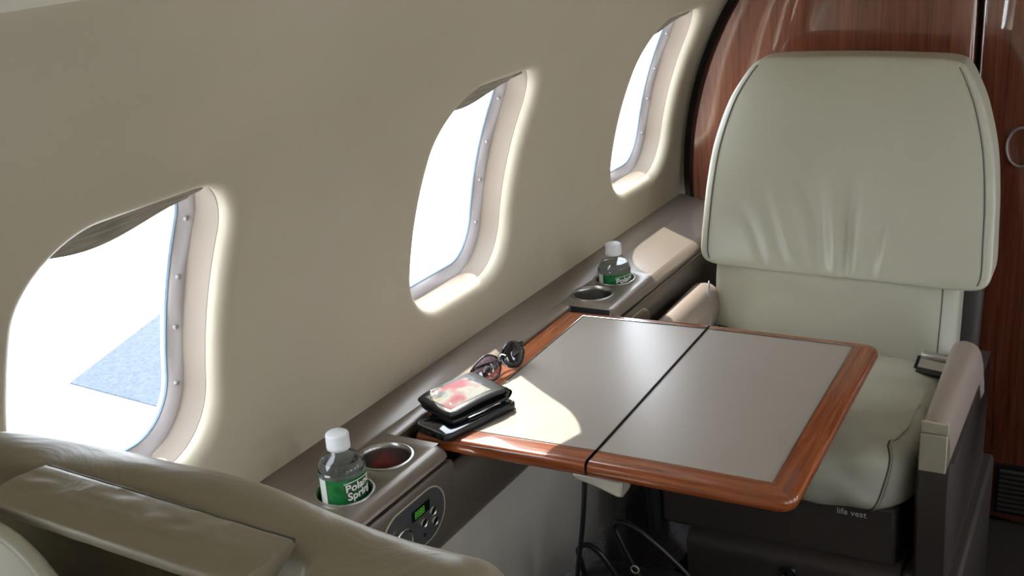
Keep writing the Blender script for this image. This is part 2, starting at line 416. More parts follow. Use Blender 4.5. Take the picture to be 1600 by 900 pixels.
mb = MB(); mb.box(.715, .90, 1.490, 1.50, -.715, -.59); vent = mb.build('vent', BLACK, door, smooth=False)
for k in range(9):
    mb = MB(); z = -.60 - .0125 * k; mb.box(.722, .893, 1.484, 1.491, z - .004, z, f=lambda p: V((p.x, p.y, p.z + (p.y - 1.49) * .5))); mb.build('louver', mat('louver', (.05, .045, .04), .5) if k == 0 else bpy.data.materials['louver'], vent, smooth=False)
mb = MB(); mb.grid([[V((1.145, 1.50, z)), V((2.0, 1.50, z))] for z in (FLOOR_Z, 1.0)]); mb.build('veneer_panel', VENEER, bulk, smooth=False)

# ------------------------------------------------------------------ side ledge
def LG(x, y, z=0): return V((x + .038 * y, y, z))
ledge = thing('side_ledge', 'long brown satin side ledge under the windows holding cup holders and controls', 'ledge', (0, -.35, -.05))
FOLD = -.058
top = MB()
front = [(.0445, 0), (.051, -.0010), (.057, -.003), (.062, -.006), (.0655, -.0095), (.0668, -.0135)]
YA, YB = .168, .7445           # the recess the table drops into
def sweep(prof, ys, shrink=None):
    return [[LG(x - (shrink(y) if shrink else 0), y, z) for y in ys] for x, z in prof]
# back strip rising to the wall, full length
ysF = [Y_BACK + (Y_FRONT - Y_BACK) * i / 40 for i in range(41)]
top.grid(sweep([(-.1125, .0135), (-.095, .010), (-.070, .0045), (-.062, .001), (FOLD, 0)], ysF))
CUPS = [(0.0, 0.0), (-.007, .105), (-.021, .820), (-.018, .914)]
CR = .0395
def cup_patch(ya, yb, cups):
    n = 48
    for (cx, cy, a, b) in cups:
        k = n // 4; rect = []
        x0, x1 = FOLD, .0445
        for i in range(k): rect.append((x1, a + (b - a) * i / k))
        for i in range(k): rect.append((x1 + (x0 - x1) * i / k, b))
        for i in range(k): rect.append((x0, b + (a - b) * i / k))
        for i in range(k): rect.append((x0 + (x1 - x0) * i / k, a))
        ang = [math.atan2(y - cy, x - cx) for x, y in rect]
        rows = [[LG(x, y) for x, y in rect]]
        rows.append([LG(cx + (CR + .003) * math.cos(q), cy + (CR + .003) * math.sin(q)) for q in ang])
        rows.append([LG(cx + CR * math.cos(q), cy + CR * math.sin(q), -.002) for q in ang])
        rows.append([LG(cx + CR * math.cos(q), cy + CR * math.sin(q), -.02) for q in ang])
        top.grid(rows, cu=True)
def flat(ya, yb, x0=FOLD, x1=.0445): top.grid([[LG(x, y) for y in (ya, (ya + yb) / 2, yb)] for x in (x0, x1)])
flat(Y_BACK, -.052); cup_patch(0, 0, [(0, 0, -.052, .0525), (-.007, .105, .0525, YA - .012)]); flat(YA - .012, YA)
flat(YB, .772); cup_patch(0, 0, [(-.021, .820, .772, .867), (-.018, .914, .867, .962)]); flat(.962, Y_FRONT)
ysn = [Y_BACK, -.5, 0, .12, .140, .150, .157, .162, .1655, YA]
shr = lambda y: .020 - math.sqrt(max(.020 ** 2 - max(0, y - (YA - .020)) ** 2, 0))
top.grid(sweep(front, ysn, shr))
shf = lambda y: .014 - math.sqrt(max(.014 ** 2 - max(0, (YB + .014) - y) ** 2, 0))
top.grid(sweep(front, [YB, YB + .001, YB + .004, YB + .009, YB + .014, .9, 1.2, Y_FRONT], shf))
# recess walls
top.grid([[LG(x, y, z) for y in (YA, YB)] for x, z in ((FOLD, 0), (-.034, 0), (-.030, -.003), (-.030, -.040))])
top.build('ledge_top', LEDGE, ledge, angle=50, up=True)
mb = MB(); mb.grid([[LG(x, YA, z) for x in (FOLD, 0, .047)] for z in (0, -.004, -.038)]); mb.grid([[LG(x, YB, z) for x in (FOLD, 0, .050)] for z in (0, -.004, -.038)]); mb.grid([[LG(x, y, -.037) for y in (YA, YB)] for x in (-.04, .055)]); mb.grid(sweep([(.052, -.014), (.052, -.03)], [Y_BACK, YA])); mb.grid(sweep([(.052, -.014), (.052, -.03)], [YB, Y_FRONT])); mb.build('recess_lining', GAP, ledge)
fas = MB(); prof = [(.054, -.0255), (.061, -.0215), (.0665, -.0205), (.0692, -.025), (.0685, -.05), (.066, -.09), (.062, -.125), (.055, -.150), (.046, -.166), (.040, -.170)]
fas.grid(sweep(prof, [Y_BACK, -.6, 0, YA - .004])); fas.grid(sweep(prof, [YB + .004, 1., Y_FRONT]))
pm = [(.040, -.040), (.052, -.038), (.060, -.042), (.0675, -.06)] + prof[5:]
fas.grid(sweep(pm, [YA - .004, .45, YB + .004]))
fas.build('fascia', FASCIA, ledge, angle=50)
for (cx, cy), dp in zip(CUPS, (-.0715, -.058, -.0715, -.0875)):
    p = LG(cx, cy); mb = MB()
    mb.lathe([(CR - .0035, dp), (CR - .0028, dp + .004), (CR - .0028, -.006), (CR - .002, -.001), (CR + .0005, .0016), (CR + .003, .0012), (CR + .0036, 0), (CR + .003, -.003)], p, 48)
    mb.lathe([(0, dp), (CR * .6, dp), (CR - .0035, dp)], p, 48)
    mb.build('cup_holder', STEEL2, ledge)

# control panels on the fascia: a plate with a pointed-oval outline
def fascia_pt(s, h):
    """h: distance down the fascia from the top edge; returns point and outward normal"""
    pr = prof[3:9]; acc = 0
    for a, b in zip(pr, pr[1:]):
        d = math.hypot(b[0] - a[0], b[1] - a[1])
        if acc + d >= h or b is pr[-1]:
            t = (h - acc) / d; x = a[0] + (b[0] - a[0]) * t; z = a[1] + (b[1] - a[1]) * t
            nx, nz = -(b[1] - a[1]) / d, (b[0] - a[0]) / d; return LG(x, s, z), V((nx, -.038 * nx, nz)).normalized()
        acc += d
def control(yc, hc, hw, hh, mplate, label, digits, btns, knob):
    n = 48
    def P(u, v, out): p, nn = fascia_pt(yc + u, hc - v); return p + nn * out
    mb = MB()
    L0 = [rpoint(hw, hh, hh * .98, 2 * PI * k / n) for k in range(n)]
    L0 = [(u, v) for u, v in L0]
    def ring(sc, out): return [P(u * sc, v * sc, out) for u, v in L0]
    rows = [ring(1.0, .0002), ring(.985, .0022), ring(.95, .0026), ring(.8, .0026), ring(.5, .0026), ring(.2, .0026), ring(.02, .0026)]
    mb.grid(rows, cu=True); plate = mb.build('control_panel', mplate, ledge)
    if label: plate['label'] = label
    mb = MB(); mb.tube(ring(1.01, .0012), .0013, 6, closed=True); mb.build('bezel', PLATE, plate)
    if digits:
        du, dv = digits
        mb = MB(); mb.grid([[P(du + a * .022, dv + b * .0085, .0034) for a in (-1, -.5, 0, .5, 1)] for b in (-1, 0, 1)]); mb.grid([[P(du + a * .0225, dv + b * .009, .0025) for a in (-1, -.5, 0, .5, 1)] for b in (-1, 0, 1)]); mb.build('display', DISPLAY, plate, smooth=False)
        mb = MB()
        for k in range(4):                                   # seven-segment style figures
            u0 = du - .0155 + k * .0062
            for (a0, a1, b0, b1) in ((0, .0042, .0045, .0054), (0, .0042, -.0005, .0004), (0, .0042, -.0054, -.0045), (0, .0009, -.005, .005), (.0034, .0043, -.005, .005)):
                mb.grid([[P(u0 + a, dv + b, .0038) for a in (a0, a1)] for b in (b0, b1)])
        mb.build('digits', GREENLED, plate, smooth=False)
    for (u, v, r) in btns:
        p, nn = fascia_pt(yc + u, hc - v); mb = MB(); mb.knob(p + nn * .0024, nn, [(r * 1.12, 0), (r * 1.1, .0012), (r, .0022), (r * .85, .0014), (r * .5, .0010), (0.0001, .0009)], 20); mb.build('button', STEEL if r > .004 else BLACK, plate)
    if knob:
        u, v, r = knob; p, nn = fascia_pt(yc + u, hc - v); mb = MB(); mb.knob(p + nn * .0024, nn, [(r * 1.05, 0), (r * 1.02, .004), (r * .96, .006), (r * .88, .0055), (r * .8, .004), (.0001, .004)], 32); kn = mb.build('dial', PANELG, plate)
        mb = MB(); pp = p + nn * .0075; u2 = nn.orthogonal().normalized(); v2 = nn.cross(u2)
        mb.tube([pp + (u2 * math.cos(2 * PI * k / 32) + v2 * math.sin(2 * PI * k / 32)) * r * .95 for k in range(32)], .0016, 6, closed=True); mb.build('dial_rim', STEEL, plate)
control(.056, .051, .078, .043, PANELG, 'oval grey control plate with green display', (.016, .020), [(.046, .003, .007), (.022, -.004, .007), (.050, -.016, .007), (.024, -.025, .003), (-.036, -.008, .007)], (-.036, -.006, .024))
control(.806, .051, .078, .043, PANELG2, 'bronze oval control plate', None, [(.050, .004, .009), (.024, .004, .009), (.050, -.018, .004)], (-.036, -.006, .024))
# small chrome buttons on the back strip beside the cup holders
for (x, y) in ((-.048, -.052), (-.082, .012)):
    mb = MB(); mb.knob(LG(x, y, .001), (0.1, 0, 1), [(.0065, 0), (.006, .003), (.004, .005), (.0001, .0055)], 16); mb.build('stud', STEEL, ledge)

# ------------------------------------------------------------------ folding table
table = thing('folding_table', 'fold out mahogany edged table with taupe leather inlays beside the ledge', 'table', (.27, .46, -.025))
TZ = lambda x: -.006 * max(0, min(1, (.281 - x) / .281)) if x < .281 else 0.0
def leaf(name, x0, x1, y0, y1, corners, ix0, ix1, iy0, iy1):
    root = MB()
    # plan outline with rounded corners
    def outline(off):
        pts = []
        for (cx, cy, r, a0) in ((x1, y1, corners[0], 0), (x0, y1, corners[1], 90), (x0, y0, corners[2], 180), (x1, y0, corners[3], 270)):
            sx = 1 if a0 in (0, 270) else -1; sy = 1 if a0 in (0, 90) else -1
            ox, oy = cx - sx * r, cy - sy * r
            for k in range(9):
                a = math.radians(a0 + 90 * k / 8); rr = max(r - off, .0005)
                px = ox + math.cos(a) * rr + (0 if r > off else -sx * (off - r)); py = oy + math.sin(a) * rr + (0 if r > off else -sy * (off - r))
                if r < .005 and name == 'inner_leaf' and sx > 0: px = x1 - off * .1
                if r < .005 and name == 'outer_leaf' and sx < 0: px = x0 + off * .1
                pts.append((px, py))
        return pts
    T = .026
    rows = []
    for off, dz in ((.010, 0), (.006, -.0005), (.003, -.002), (.001, -.005), (0, -.009), (0, -.014), (.002, -.019), (.006, -.0235), (.012, -.026), (.03, -.026)):
        rows.append([V((x, y, TZ(x) + dz)) for x, y in outline(off)])
    root.grid(rows, cu=True); k = len(rows[0]); root.add(rows[-1], [tuple(range(k))])
    # top frame ring from outline(.010) in to the inlay rectangle
    o2 = outline(.010); q = []
    for (cx, cy) in ((ix1, iy1), (ix0, iy1), (ix0, iy0), (ix1, iy0)): q += [(cx, cy)] * 9
    root.grid([[V((x, y, TZ(x))) for x, y in o2], [V((x, y, TZ(x))) for x, y in q], [V((x, y, TZ(x) - .003)) for x, y in q]], cu=True)
    # material: rails along x use the cross-grain wood, rails along y the long one
    o = root.build(name, [WOODX, WOODY, BLACK], table, angle=50)
    seam = x1 if corners[0] < .005 else x0
    for p in o.data.polygons:
        cc = p.center
        near_y = min(abs(cc.y - y0), abs(cc.y - y1)); near_x = abs(cc.x - x1) if corners[0] > .005 else abs(cc.x - x0)
        p.material_index = 2 if abs(cc.x - seam) < .0012 else 1 if near_x < near_y and near_x < .07 else 0
    il = MB(); il.grid([[V((x, y, TZ(x) - .0006)) for y in (iy0 + .002, (iy0 + iy1) / 2, iy1 - .002)] for x in (ix0 + (.002 if seam == x1 else -.0006), (ix0 + ix1) / 2, ix1 - (.002 if seam == x0 else -.0006))])
    il.build('leather_inlay', INLAY, o)
    return o
XS = .2805
l1 = leaf('inner_leaf', -.010, XS - .0018, .190, .738, (.001, .012, .012, .001), .036, XS - .0022, .229, .717)
l2 = leaf('outer_leaf', XS + .0018, .578, .190, .738, (.026, .001, .001, .026), XS + .0022, .5375, .229, .717)
# metal strips round the inlays
def strip(parent, pts):
    mb = MB(); mb.tube([V((x, y, TZ(x) + .0001)) for x, y in pts], .0009, 6); mb.build('metal_strip', STEEL, parent)
strip(l1, [(.036, .229), (.15, .229), (XS - .003, .229)]); strip(l1, [(.036, .717), (.15, .717), (XS - .003, .717)]); strip(l1, [(.036, .229), (.036, .717)])
strip(l2, [(XS + .003, .229), (.5375, .229)]); strip(l2, [(XS + .003, .717), (.5375, .717)]); strip(l2, [(.5375, .229), (.5375, .717)])
mb = MB(); mb.box(XS - .003, XS + .003, .196, .732, -.022, -.006); mb.build('hinge', BLACK, table, smooth=False)
# latch bracket below the seam at the near edge
br = [(.250, -.027), (.330, -.027), (.331, -.052), (.322, -.053), (.290, -.043), (.258, -.036)]
mb = MB(); mb.add([(x, .200, z) for x, z in br] + [(x, .232, z) for x, z in br], [tuple(range(6)), tuple(range(11, 5, -1))] + [(i, (i + 1) % 6, 6 + (i + 1) % 6, 6 + i) for i in range(6)]); mb.build('latch', mat('latch_metal', (.42, .39, .35), .35, .3), table, bevel=.003)
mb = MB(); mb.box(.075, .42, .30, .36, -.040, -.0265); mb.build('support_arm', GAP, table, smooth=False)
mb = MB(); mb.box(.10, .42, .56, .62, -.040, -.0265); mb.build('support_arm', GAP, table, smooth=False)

# ------------------------------------------------------------------ cushions
def squadric(n_sub, n):
    """surface of a rounded cube as six grids in [-1,1]^3"""
    faces = []
    for ax in range(3):
        for sg in (-1, 1):
            rows = []
            for i in range(n_sub + 1):
                row = []
                for j in range(n_sub + 1):
                    a = math.tan((-1 + 2 * i / n_sub) * PI / 4 * .995) / math.tan(PI / 4 * .995); b = math.tan((-1 + 2 * j / n_sub) * PI / 4 * .995) / math.tan(PI / 4 * .995)
                    a = math.sin(a * PI / 2) * .35 + a * .65; b = math.sin(b * PI / 2) * .35 + b * .65
                    q = [0, 0, 0]; q[ax] = sg; q[(ax + 1) % 3] = a; q[(ax + 2) % 3] = b
                    row.append(sq(q, n))
                rows.append(row)
            faces.append(rows)
    return faces
def sq(q, n):
    l = (abs(q[0]) ** n + abs(q[1]) ** n + abs(q[2]) ** n) ** (1 / n)
    return V((q[0] / l, q[1] / l, q[2] / l))
def cushion(name, warp, m, parent, n=5, sub=40):
    mb = MB()
    for rows in squadric(sub, n): mb.grid([[warp(q) for q in r] for r in rows])
    return mb.build(name, m, parent, merge=1e-4, angle=80)
def piping(name, warp, q0, n, m, parent, r=.0022, push=1.004):
    mb = MB(); mb.tube([warp(sq(q, n) * push) for q in q0], r, 6); return mb.build(name, m, parent)
def sstep(a, b, x): t = max(0, min(1, (x - a) / (b - a))); return t * t * (3 - 2 * t)
def lerp(a, b, t): return a + (b - a) * t

# ------------------------------------------------------------------ the seat beyond the table
seat = thing('cabin_seat', 'pale grey green leather cabin seat facing the camera beyond the table', 'seat', (.407, .9, FLOOR_Z))
def curve5(tab, v):
    # Catmull-Rom through evenly spaced values
    n = len(tab) - 1; t = max(0, min(.9999, v)) * n; i = int(t); t -= i
    a, b, c, d = tab[max(i - 1, 0)], tab[i], tab[i + 1], tab[min(i + 2, n)]
    return .5 * ((2 * b) + (c - a) * t + (2 * a - 5 * b + 4 * c - d) * t * t + (3 * b - a - 3 * c + d) * t ** 3)
HEAD_L = (.1330, .129, .125, .129, .148, .185); HEAD_R = (.711, .705, .698, .684, .657, .619)
def headrest_warp(q):
    v = (q.z + 1) / 2
    zz = lerp(-.018, .380, v)
    # half width: nearly constant low down, drawn in towards the top
    xl, xr = curve5(HEAD_L, v), curve5(HEAD_R, v); hl = (xr - xl) / 2; cxx = (xr + xl) / 2
    x = cxx + q.x * hl
    z = zz + .006 * (1 - (q.x) ** 2) * max(0, q.z) - .004 * q.x * (1 - v)
    y = lerp(1.135, 1.345, v) + q.y * lerp(.055, .045, v)
    if q.y < 0:
        f = max(0, -q.y)
        y -= .012 * f * (1 - q.x ** 4) * (1 - abs(q.z) ** 3)
        # creases fanning up from the lower middle
        w_ = math.exp(-((v - .22) / .20) ** 2) * f * math.exp(-((q.x - .02) / .45) ** 2)
        ph = (q.x - .06) * 15 - (v - .1) * (q.x - .05) * 17 + .7 * noise.noise(V((q.x * 4, 3, v * 2)))
        y += .018 * w_ * (1 - abs(math.sin(ph)) ** .55) + .005 * w_ * math.sin(ph * 2.7 + 1.2)
        y += .0025 * f * noise.noise(V((x * 9, 2, z * 9)))
    return V((x, y, z))
cushion('headrest', headrest_warp, LEATHER, seat, 16, 80)
T = [i / 24 * 2 - 1 for i in range(25)]
for sx in (-1, 1):
    piping('piping', headrest_warp, [(sx * .962, -1, t * .985) for t in T], 16, DARKSEAM, seat, .0015, 1.0)
    piping('piping', headrest_warp, [(sx * .976, -1, t * .985) for t in T], 16, PIPING, seat, .0022, 1.0)
def back_warp(q):
    v = (q.z + 1) / 2
    x = .407 + q.x * .246; z = lerp(-.235, .03, v)
    y = lerp(1.125, 1.165, v) + q.y * .05
    if q.y < 0: y -= .010 * -q.y * (1 - q.x ** 4) * (1 - q.z ** 4); y += .007 * noise.noise(V((x * 13 + z * 11, 5, z * 9 - x * 5))) * -q.y
    return V((x, y, z))
cushion('backrest', back_warp, LEATHER, seat, 7, 40)
piping('piping', back_warp, [(.94, -1, t) for t in T], 7, DARKSEAM, seat, .0014, 1.0)
def cush_warp(q):
    u = (q.y + 1) / 2                                  # 0 front, 1 back
    x = .416 + q.x * .245
    y = lerp(.622, 1.11, u) + (.012 * max(0, -q.z) if u < .5 else 0) * (1 - u)
    zt = lerp(-.132, -.168, u); zb = -.285
    z = lerp(zb, zt, (q.z + 1) / 2)
    if q.z > 0: z += q.z * (.014 * (1 - q.x ** 4) * (1 - abs(q.y) ** 4)) + .004 * q.z * noise.noise(V((x * 9, y * 14, 0)))
    if q.z > 0: z += .006 * q.z * noise.noise(V((x * 11 + y * 9, y * 16 - x * 8, 3))) * sstep(.99, .80, abs(q.x))
    f = max(0, -q.y)
    y -= .006 * f * noise.noise(V((x * 17 + z * 9, z * 12, 8)))
    y -= f * .012 * (1 - q.z ** 2) * (1 - q.x ** 6)
    y += f * .0035 * math.sin(x * 75 + q.z * 3) * math.exp(-((q.z + .5) / .6) ** 2) * (1 - q.x ** 4)
    return V((x, y, z))
cushion('seat_cushion', cush_warp, LEATHER, seat, 5, 48)
cp = [(.80, -1, t) for t in T] + [(.80 + .17 * i / 10, lerp(-1, .2, i / 10), 1) for i in range(11)]
sx_ = lambda t, d: lerp(.72, .95, ((t + 1) / 2) ** .8) + d
for d, m_, r_ in ((0, DARKSEAM, .0018), (.035, PIPING, .0024)):
    piping('piping', cush_warp, [(min(1, sx_(t, d)), -1, t) for t in T[:-1]] + [(.97 + d * .6, -.98, 1), (1, -.9, 1), (1, -.6, 1), (1, -.1, 1)], 5, m_, seat, r_, 1.0)
# shell behind the back
def shell_warp(q):
    v = (q.z + 1) / 2
    return V((.417 + q.x * lerp(.26, .20, sstep(.5, 1, v)), lerp(1.20, 1.405, v) + q.y * .03, lerp(-.5, .33, v)))
cushion('back_shell', shell_warp, BASE, seat, 7, 20)
# arms
def arm(xc, hw, y0, y1):
    root = MB(); rows = []
    pr = [(-hw, -.150), (-hw - .002, -.10), (-hw - .001, -.078), (-hw + .003, -.067), (-hw + .010, -.0605), (0, -.0585), (hw - .010, -.0605), (hw - .002, -.067), (hw + .003, -.078), (hw + .007, -.10), (hw + .008, -.125), (hw + .002, -.150)]
    N = 22
    for i in range(N + 1):
        t = i / N; y = lerp(y0, y1, t); dz = -.05 * sstep(.86, 1.0, t) ** 1.5; sc = 1 - .15 * sstep(.9, 1, t); flare = 1 + .25 * t
        rows.append([V((xc + x * flare, y, -.150 + (z + .150) * sc + dz)) for x, z in pr])
    root.grid(rows); root.add(rows[0], [tuple(range(len(pr)))]); root.add(rows[-1], [tuple(range(len(pr)))]); root.grid([[r[0] for r in rows], [r[-1] for r in rows]])
    a = root.build('armrest', ARM, seat, angle=50)
    mb = MB(); mb.box(xc - hw, xc + hw + .004, y0 - .006, y0 + .001, -.080, -.0605); mb.box(xc - hw - .001, xc + hw + .003, y0 - .006, y0 + .001, -.147, -.0815); mb.build('end_plate', PLATE, a, bevel=.0012)
    return a
arm(.688, .0185, .602, .990); arm(.141, .020, .602, 1.165)
# side panels under the arms, base, skirt
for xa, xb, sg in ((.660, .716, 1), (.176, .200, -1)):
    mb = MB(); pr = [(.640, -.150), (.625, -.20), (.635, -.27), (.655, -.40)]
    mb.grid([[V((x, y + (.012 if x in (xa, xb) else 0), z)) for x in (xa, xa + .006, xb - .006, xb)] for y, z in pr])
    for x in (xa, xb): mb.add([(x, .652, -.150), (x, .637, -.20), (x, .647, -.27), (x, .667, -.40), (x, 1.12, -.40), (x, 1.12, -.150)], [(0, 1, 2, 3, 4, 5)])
    mb.grid([[V((x, y, -.150)) for x in (xa, xb)] for y in (.64, 1.12)]); mb.build('side_panel', BASE if sg > 0 else GAP, seat)  # left panel is near-black: the shade beside the seat base is painted in
mb = MB(); mb.box(.200, .628, .668, 1.12, -.386, -.270); box1 = mb.build('seat_box', BASE, seat, bevel=.008)
mb = MB(); prk = [(.672, -.380), (.652, -.382), (.642, -.388), (.637, -.398), (.640, -.415), (.644, -.50), (.650, FLOOR_Z)]
mb.grid([[V((x, y, z)) for x in (.262, .40, .56, .640)] for y, z in prk]); mb.grid([[V((x, y, z)) for y in (prk[i][0], 1.12)] for i, (yy, z) in enumerate(prk) for x in (.640,)]); mb.grid([[V((x, y, z)) for y in (prk[i][0], 1.12)] for i, (yy, z) in enumerate(prk) for x in (.262,)])
mb.grid([[V((x, y, -.380)) for x in (.262, .640)] for y in (.672, 1.12)])
mb.build('pedestal', BASE, seat, angle=50)
mb = MB(); mb.box(.640, .735, .660, 1.15, FLOOR_Z, -.385); mb.build('pedestal_side', BASE, seat, bevel=.008)
mb = MB(); mb.knob(V((.4535, .6405, -.418)), (0, -1, 0), [(.0145, 0), (.0145, .005), (.0115, .008), (.010, .006), (.0095, .004)], 24); kn = mb.build('lock', BLACK, seat)
mb = MB(); mb.knob(V((.4535, .6365, -.418)), (0, -1, 0), [(.0095, 0), (.0085, .002), (.0001, .003)], 20); mb.build('lock_core', STEEL, kn)

def text_mesh(body, size, extrude=0., offset=0., shear=0., align='CENTER'):
    cu = bpy.data.curves.new('lettering', 'FONT'); cu.body = body; cu.size = size; cu.extrude = extrude; cu.offset = offset; cu.shear = shear
    cu.align_x = align; cu.align_y = 'CENTER'; cu.resolution_u = 3
    o = bpy.data.objects.new('lettering', cu); COL.objects.link(o)
    dg = bpy.context.evaluated_depsgraph_get(); me = bpy.data.meshes.new_from_object(o.evaluated_get(dg))
    bpy.data.objects.remove(o); bpy.data.curves.remove(cu); return me
def place_text(me, f, name, m, parent, sub=0):
    bm = bmesh.new(); bm.from_mesh(me)
    if sub: bmesh.ops.triangulate(bm, faces=bm.faces); bmesh.ops.subdivide_edges(bm, edges=[e for e in bm.edges if e.calc_length() > sub], cuts=2)
    for v in bm.verts: v.co = f(v.co)
    bm.to_mesh(me); bm.free(); me.materials.clear(); me.materials.append(m)
    o = bpy.data.objects.new(name, me); COL.objects.link(o); set_parent(o, parent); return o
LIFE = mat('print_grey', (.75, .73, .70), .6)
place_text(text_mesh('life vest', .0165, .0002), lambda p: V((.553 + p.x, .6672 - p.z, -.291 + p.y)), 'lettering', LIFE, box1)
# buckle lying at the back of the cushion
def bk(p): return V((.627, 1.005, -.148)) + Matrix.Rotation(math.radians(-12), 3, 'Z') @ (Matrix.Rotation(math.radians(32), 3, 'X') @ p)
mb = MB(); mb.box(-.027, .030, -.022, .020, -.004, .004, f=bk); mb.tube([bk(V((x, .020, .004))) for x in (-.027, 0, .030)], .009, 10); o = mb.build('buckle', STEEL2, seat, bevel=.001)
mb = MB(); mb.box(-.025, .028, -.024, -.012, .003, .010, f=bk); mb.build('buckle_tab', BLACK, o, bevel=.001)
mb = MB(); mb.grid([[bk(V((x, y, z))) for x in (-.034, -.028)] for y, z in ((.015, .006), (-.02, 0), (-.045, -.012))]); mb.build('belt_end', BLACK, o, solid=.002)
mb = MB(); pth = [V((.163, 1.07, -.045)), V((.166, 1.06, -.07)), V((.172, 1.045, -.12)), V((.176, 1.02, -.17))]
mb.grid([[p + V((-.001, -.003, 0)) * (.4 + i), p + V((.001, .003, 0)) * (.4 + i)] for i, p in enumerate(pth)]); mb.build('shoulder_strap', mat('webbing', (.42, .42, .48), .8), seat, solid=.002)

# ------------------------------------------------------------------ the near seat, seen from behind
near = thing('cabin_seat', 'taupe leather cabin seat seen from behind at the lower left', 'seat', (.33, -.35, FLOOR_Z))
CXN = .300
POUT = [(-.44, -.20), (-.465, .10), (-.490, .27), (-.508, .345), (-.528, .369), (-.552, .378), (-.578, .379), (-.600, .378), (-.628, .374), (-.648, .362), (-.658, .335), (-.660, .26), (-.655, .10), (-.63, -.20)]
PIN = [(-.44, -.20), (-.465, .10), (-.490, .27), (-.508, .345), (-.528, .369), (-.552, .378), (-.575, .3785), (-.587, .374), (-.593, .360), (-.595, .342), (-.597, .325), (-.600, .26), (-.60, .10), (-.60, -.20)]
def near_row(x):
    h = sstep(.468, .452, x); t = max(0, (x - .555) / .048); t = min(t, 1); t2 = max(0, (.09 - x) / .036); t = max(t, min(1, t2))
    k = math.sqrt(max(0, 1 - t * t)); pts = []
    for (yo, zo), (yi, zi) in zip(POUT, PIN):
        y = lerp(yo, yi, h); z = lerp(zo, zi, h)
        y -= .030 * ((x - .28) / .3) ** 2
        y = -.585 + (y + .585) * lerp(.25, 1, k); z = z - .06 * (1 - k) * (1 if z > 0 else 0)
        z -= .012 * math.exp(-((x - .475) / .075) ** 2) * (1 if zo > 0 else 0)
        pts.append(V((x, y + .0012 * noise.noise(V((x * 14, z * 14, 1))), z - .035 * (x - .3) * 0 + .0030 * noise.noise(V((x * 11, y * 26, 7))))))
    return smooth_path(pts, 5)
mb = MB(); xs = [.056 + .034 * math.sin(PI / 2 * i / 6) ** 2 for i in range(6)] + [.09 + .32 * i / 30 for i in range(31)] + [.41 + .145 * i / 24 for i in range(1, 25)] + [.555 + .048 * math.sin(PI / 2 * i / 12) for i in range(1, 13)]
rows = [near_row(x) for x in xs]
mb.grid(rows); mb.add(rows[-1], [tuple(range(len(rows[-1])))]); mb.add(rows[0], [tuple(range(len(rows[0])))])
mb.build('seat_shell', TAUPEL, near, angle=75)
def nf_warp(q):
    v = (q.z + 1) / 2
    return V((CXN + .03 + q.x * lerp(.25, .22, sstep(.5, 1, v)), lerp(-.40, -.47, v) + q.y * .030, lerp(-.2, .255, v)))
cushion('headrest', nf_warp, LEATHER, near, 6, 24)
FA, FB, FC, FD = V((.196, -.648, .384)), V((.450, -.651, .3745)), V((.441, -.597, .3755)), V((.203, -.595, .385))
def flap_pt(u, v, out=0):
    # u along the seat width, v from the hem (0) to the seam (1); rounded corners at the hem
    p = (FA * (1 - u) + FB * u) * (1 - v) + (FD * (1 - u) + FC * u) * v
    return p + V((0, -.25, .97)) * (.0030 * math.sin(PI * min(1, max(0, v))) + .0012 * noise.noise(V((u * 13, v * 5, 3))) + out)
us = [j / 36 for j in range(37)]
def fu(u, v):                        # pull the ends of the hem in a little
    r = .10; e = max(0, (u - (1 - r)) / r) if u > .5 else 0
    return v + (.45 * (1 - math.sqrt(max(0, 1 - e * e)))) * (1 - v)
mb = MB(); rows = [[flap_pt(u, fu(u, i / 16), .003) for u in us] for i in range(17)]
hem = [[flap_pt(u, fu(u, d), o) for u in us] for d, o in ((.06, -.013), (.01, -.011), (-.035, -.007), (-.045, -.002), (-.025, .0015))]
topb = [[flap_pt(u, 1.03, -.004) for u in us]]
mb.grid(hem + rows + topb, cv=True)
for j in (0, 36): mb.add([r[j] for r in hem + rows + topb], [tuple(range(len(hem) + 18))])
mb.build('back_flap', TAUPEL, near, angle=60)
mb = MB(); mb.tube([flap_pt(u, 1.03, .0005) for u in us], .0020, 6); mb.build('seam', DARKSEAM, near)
lip = smooth_path([V((.02, -.668, .388)), V((.12, -.668, .387)), V((.19, -.667, .383)), V((.225, -.666, .378)), V((.247, -.665, .370)), V((.264, -.665, .358)), V((.278, -.665, .343)), V((.300, -.665, .328)), V((.35, -.663, .316)), V((.46, -.655, .305))], 5)
mb = MB(); mb.tube(lip, .006, 10); mb.grid([lip, [p + V((0, -.006, -.02)) for p in lip], [p + V((0, -.004, -.10)) for p in lip], [p + V((0, .02, -.30)) for p in lip]]); mb.build('pocket', LEATHER, near, angle=70)
mb = MB(); mb.box(.085, .60, -.44, .04, -.30, -.15); mb.build('seat_cushion', LEATHER, near, bevel=.03, seg=4)
mb = MB(); mb.box(.12, .56, -.42, .0, FLOOR_Z, -.30); mb.build('pedestal', BASE, near, bevel=.008)

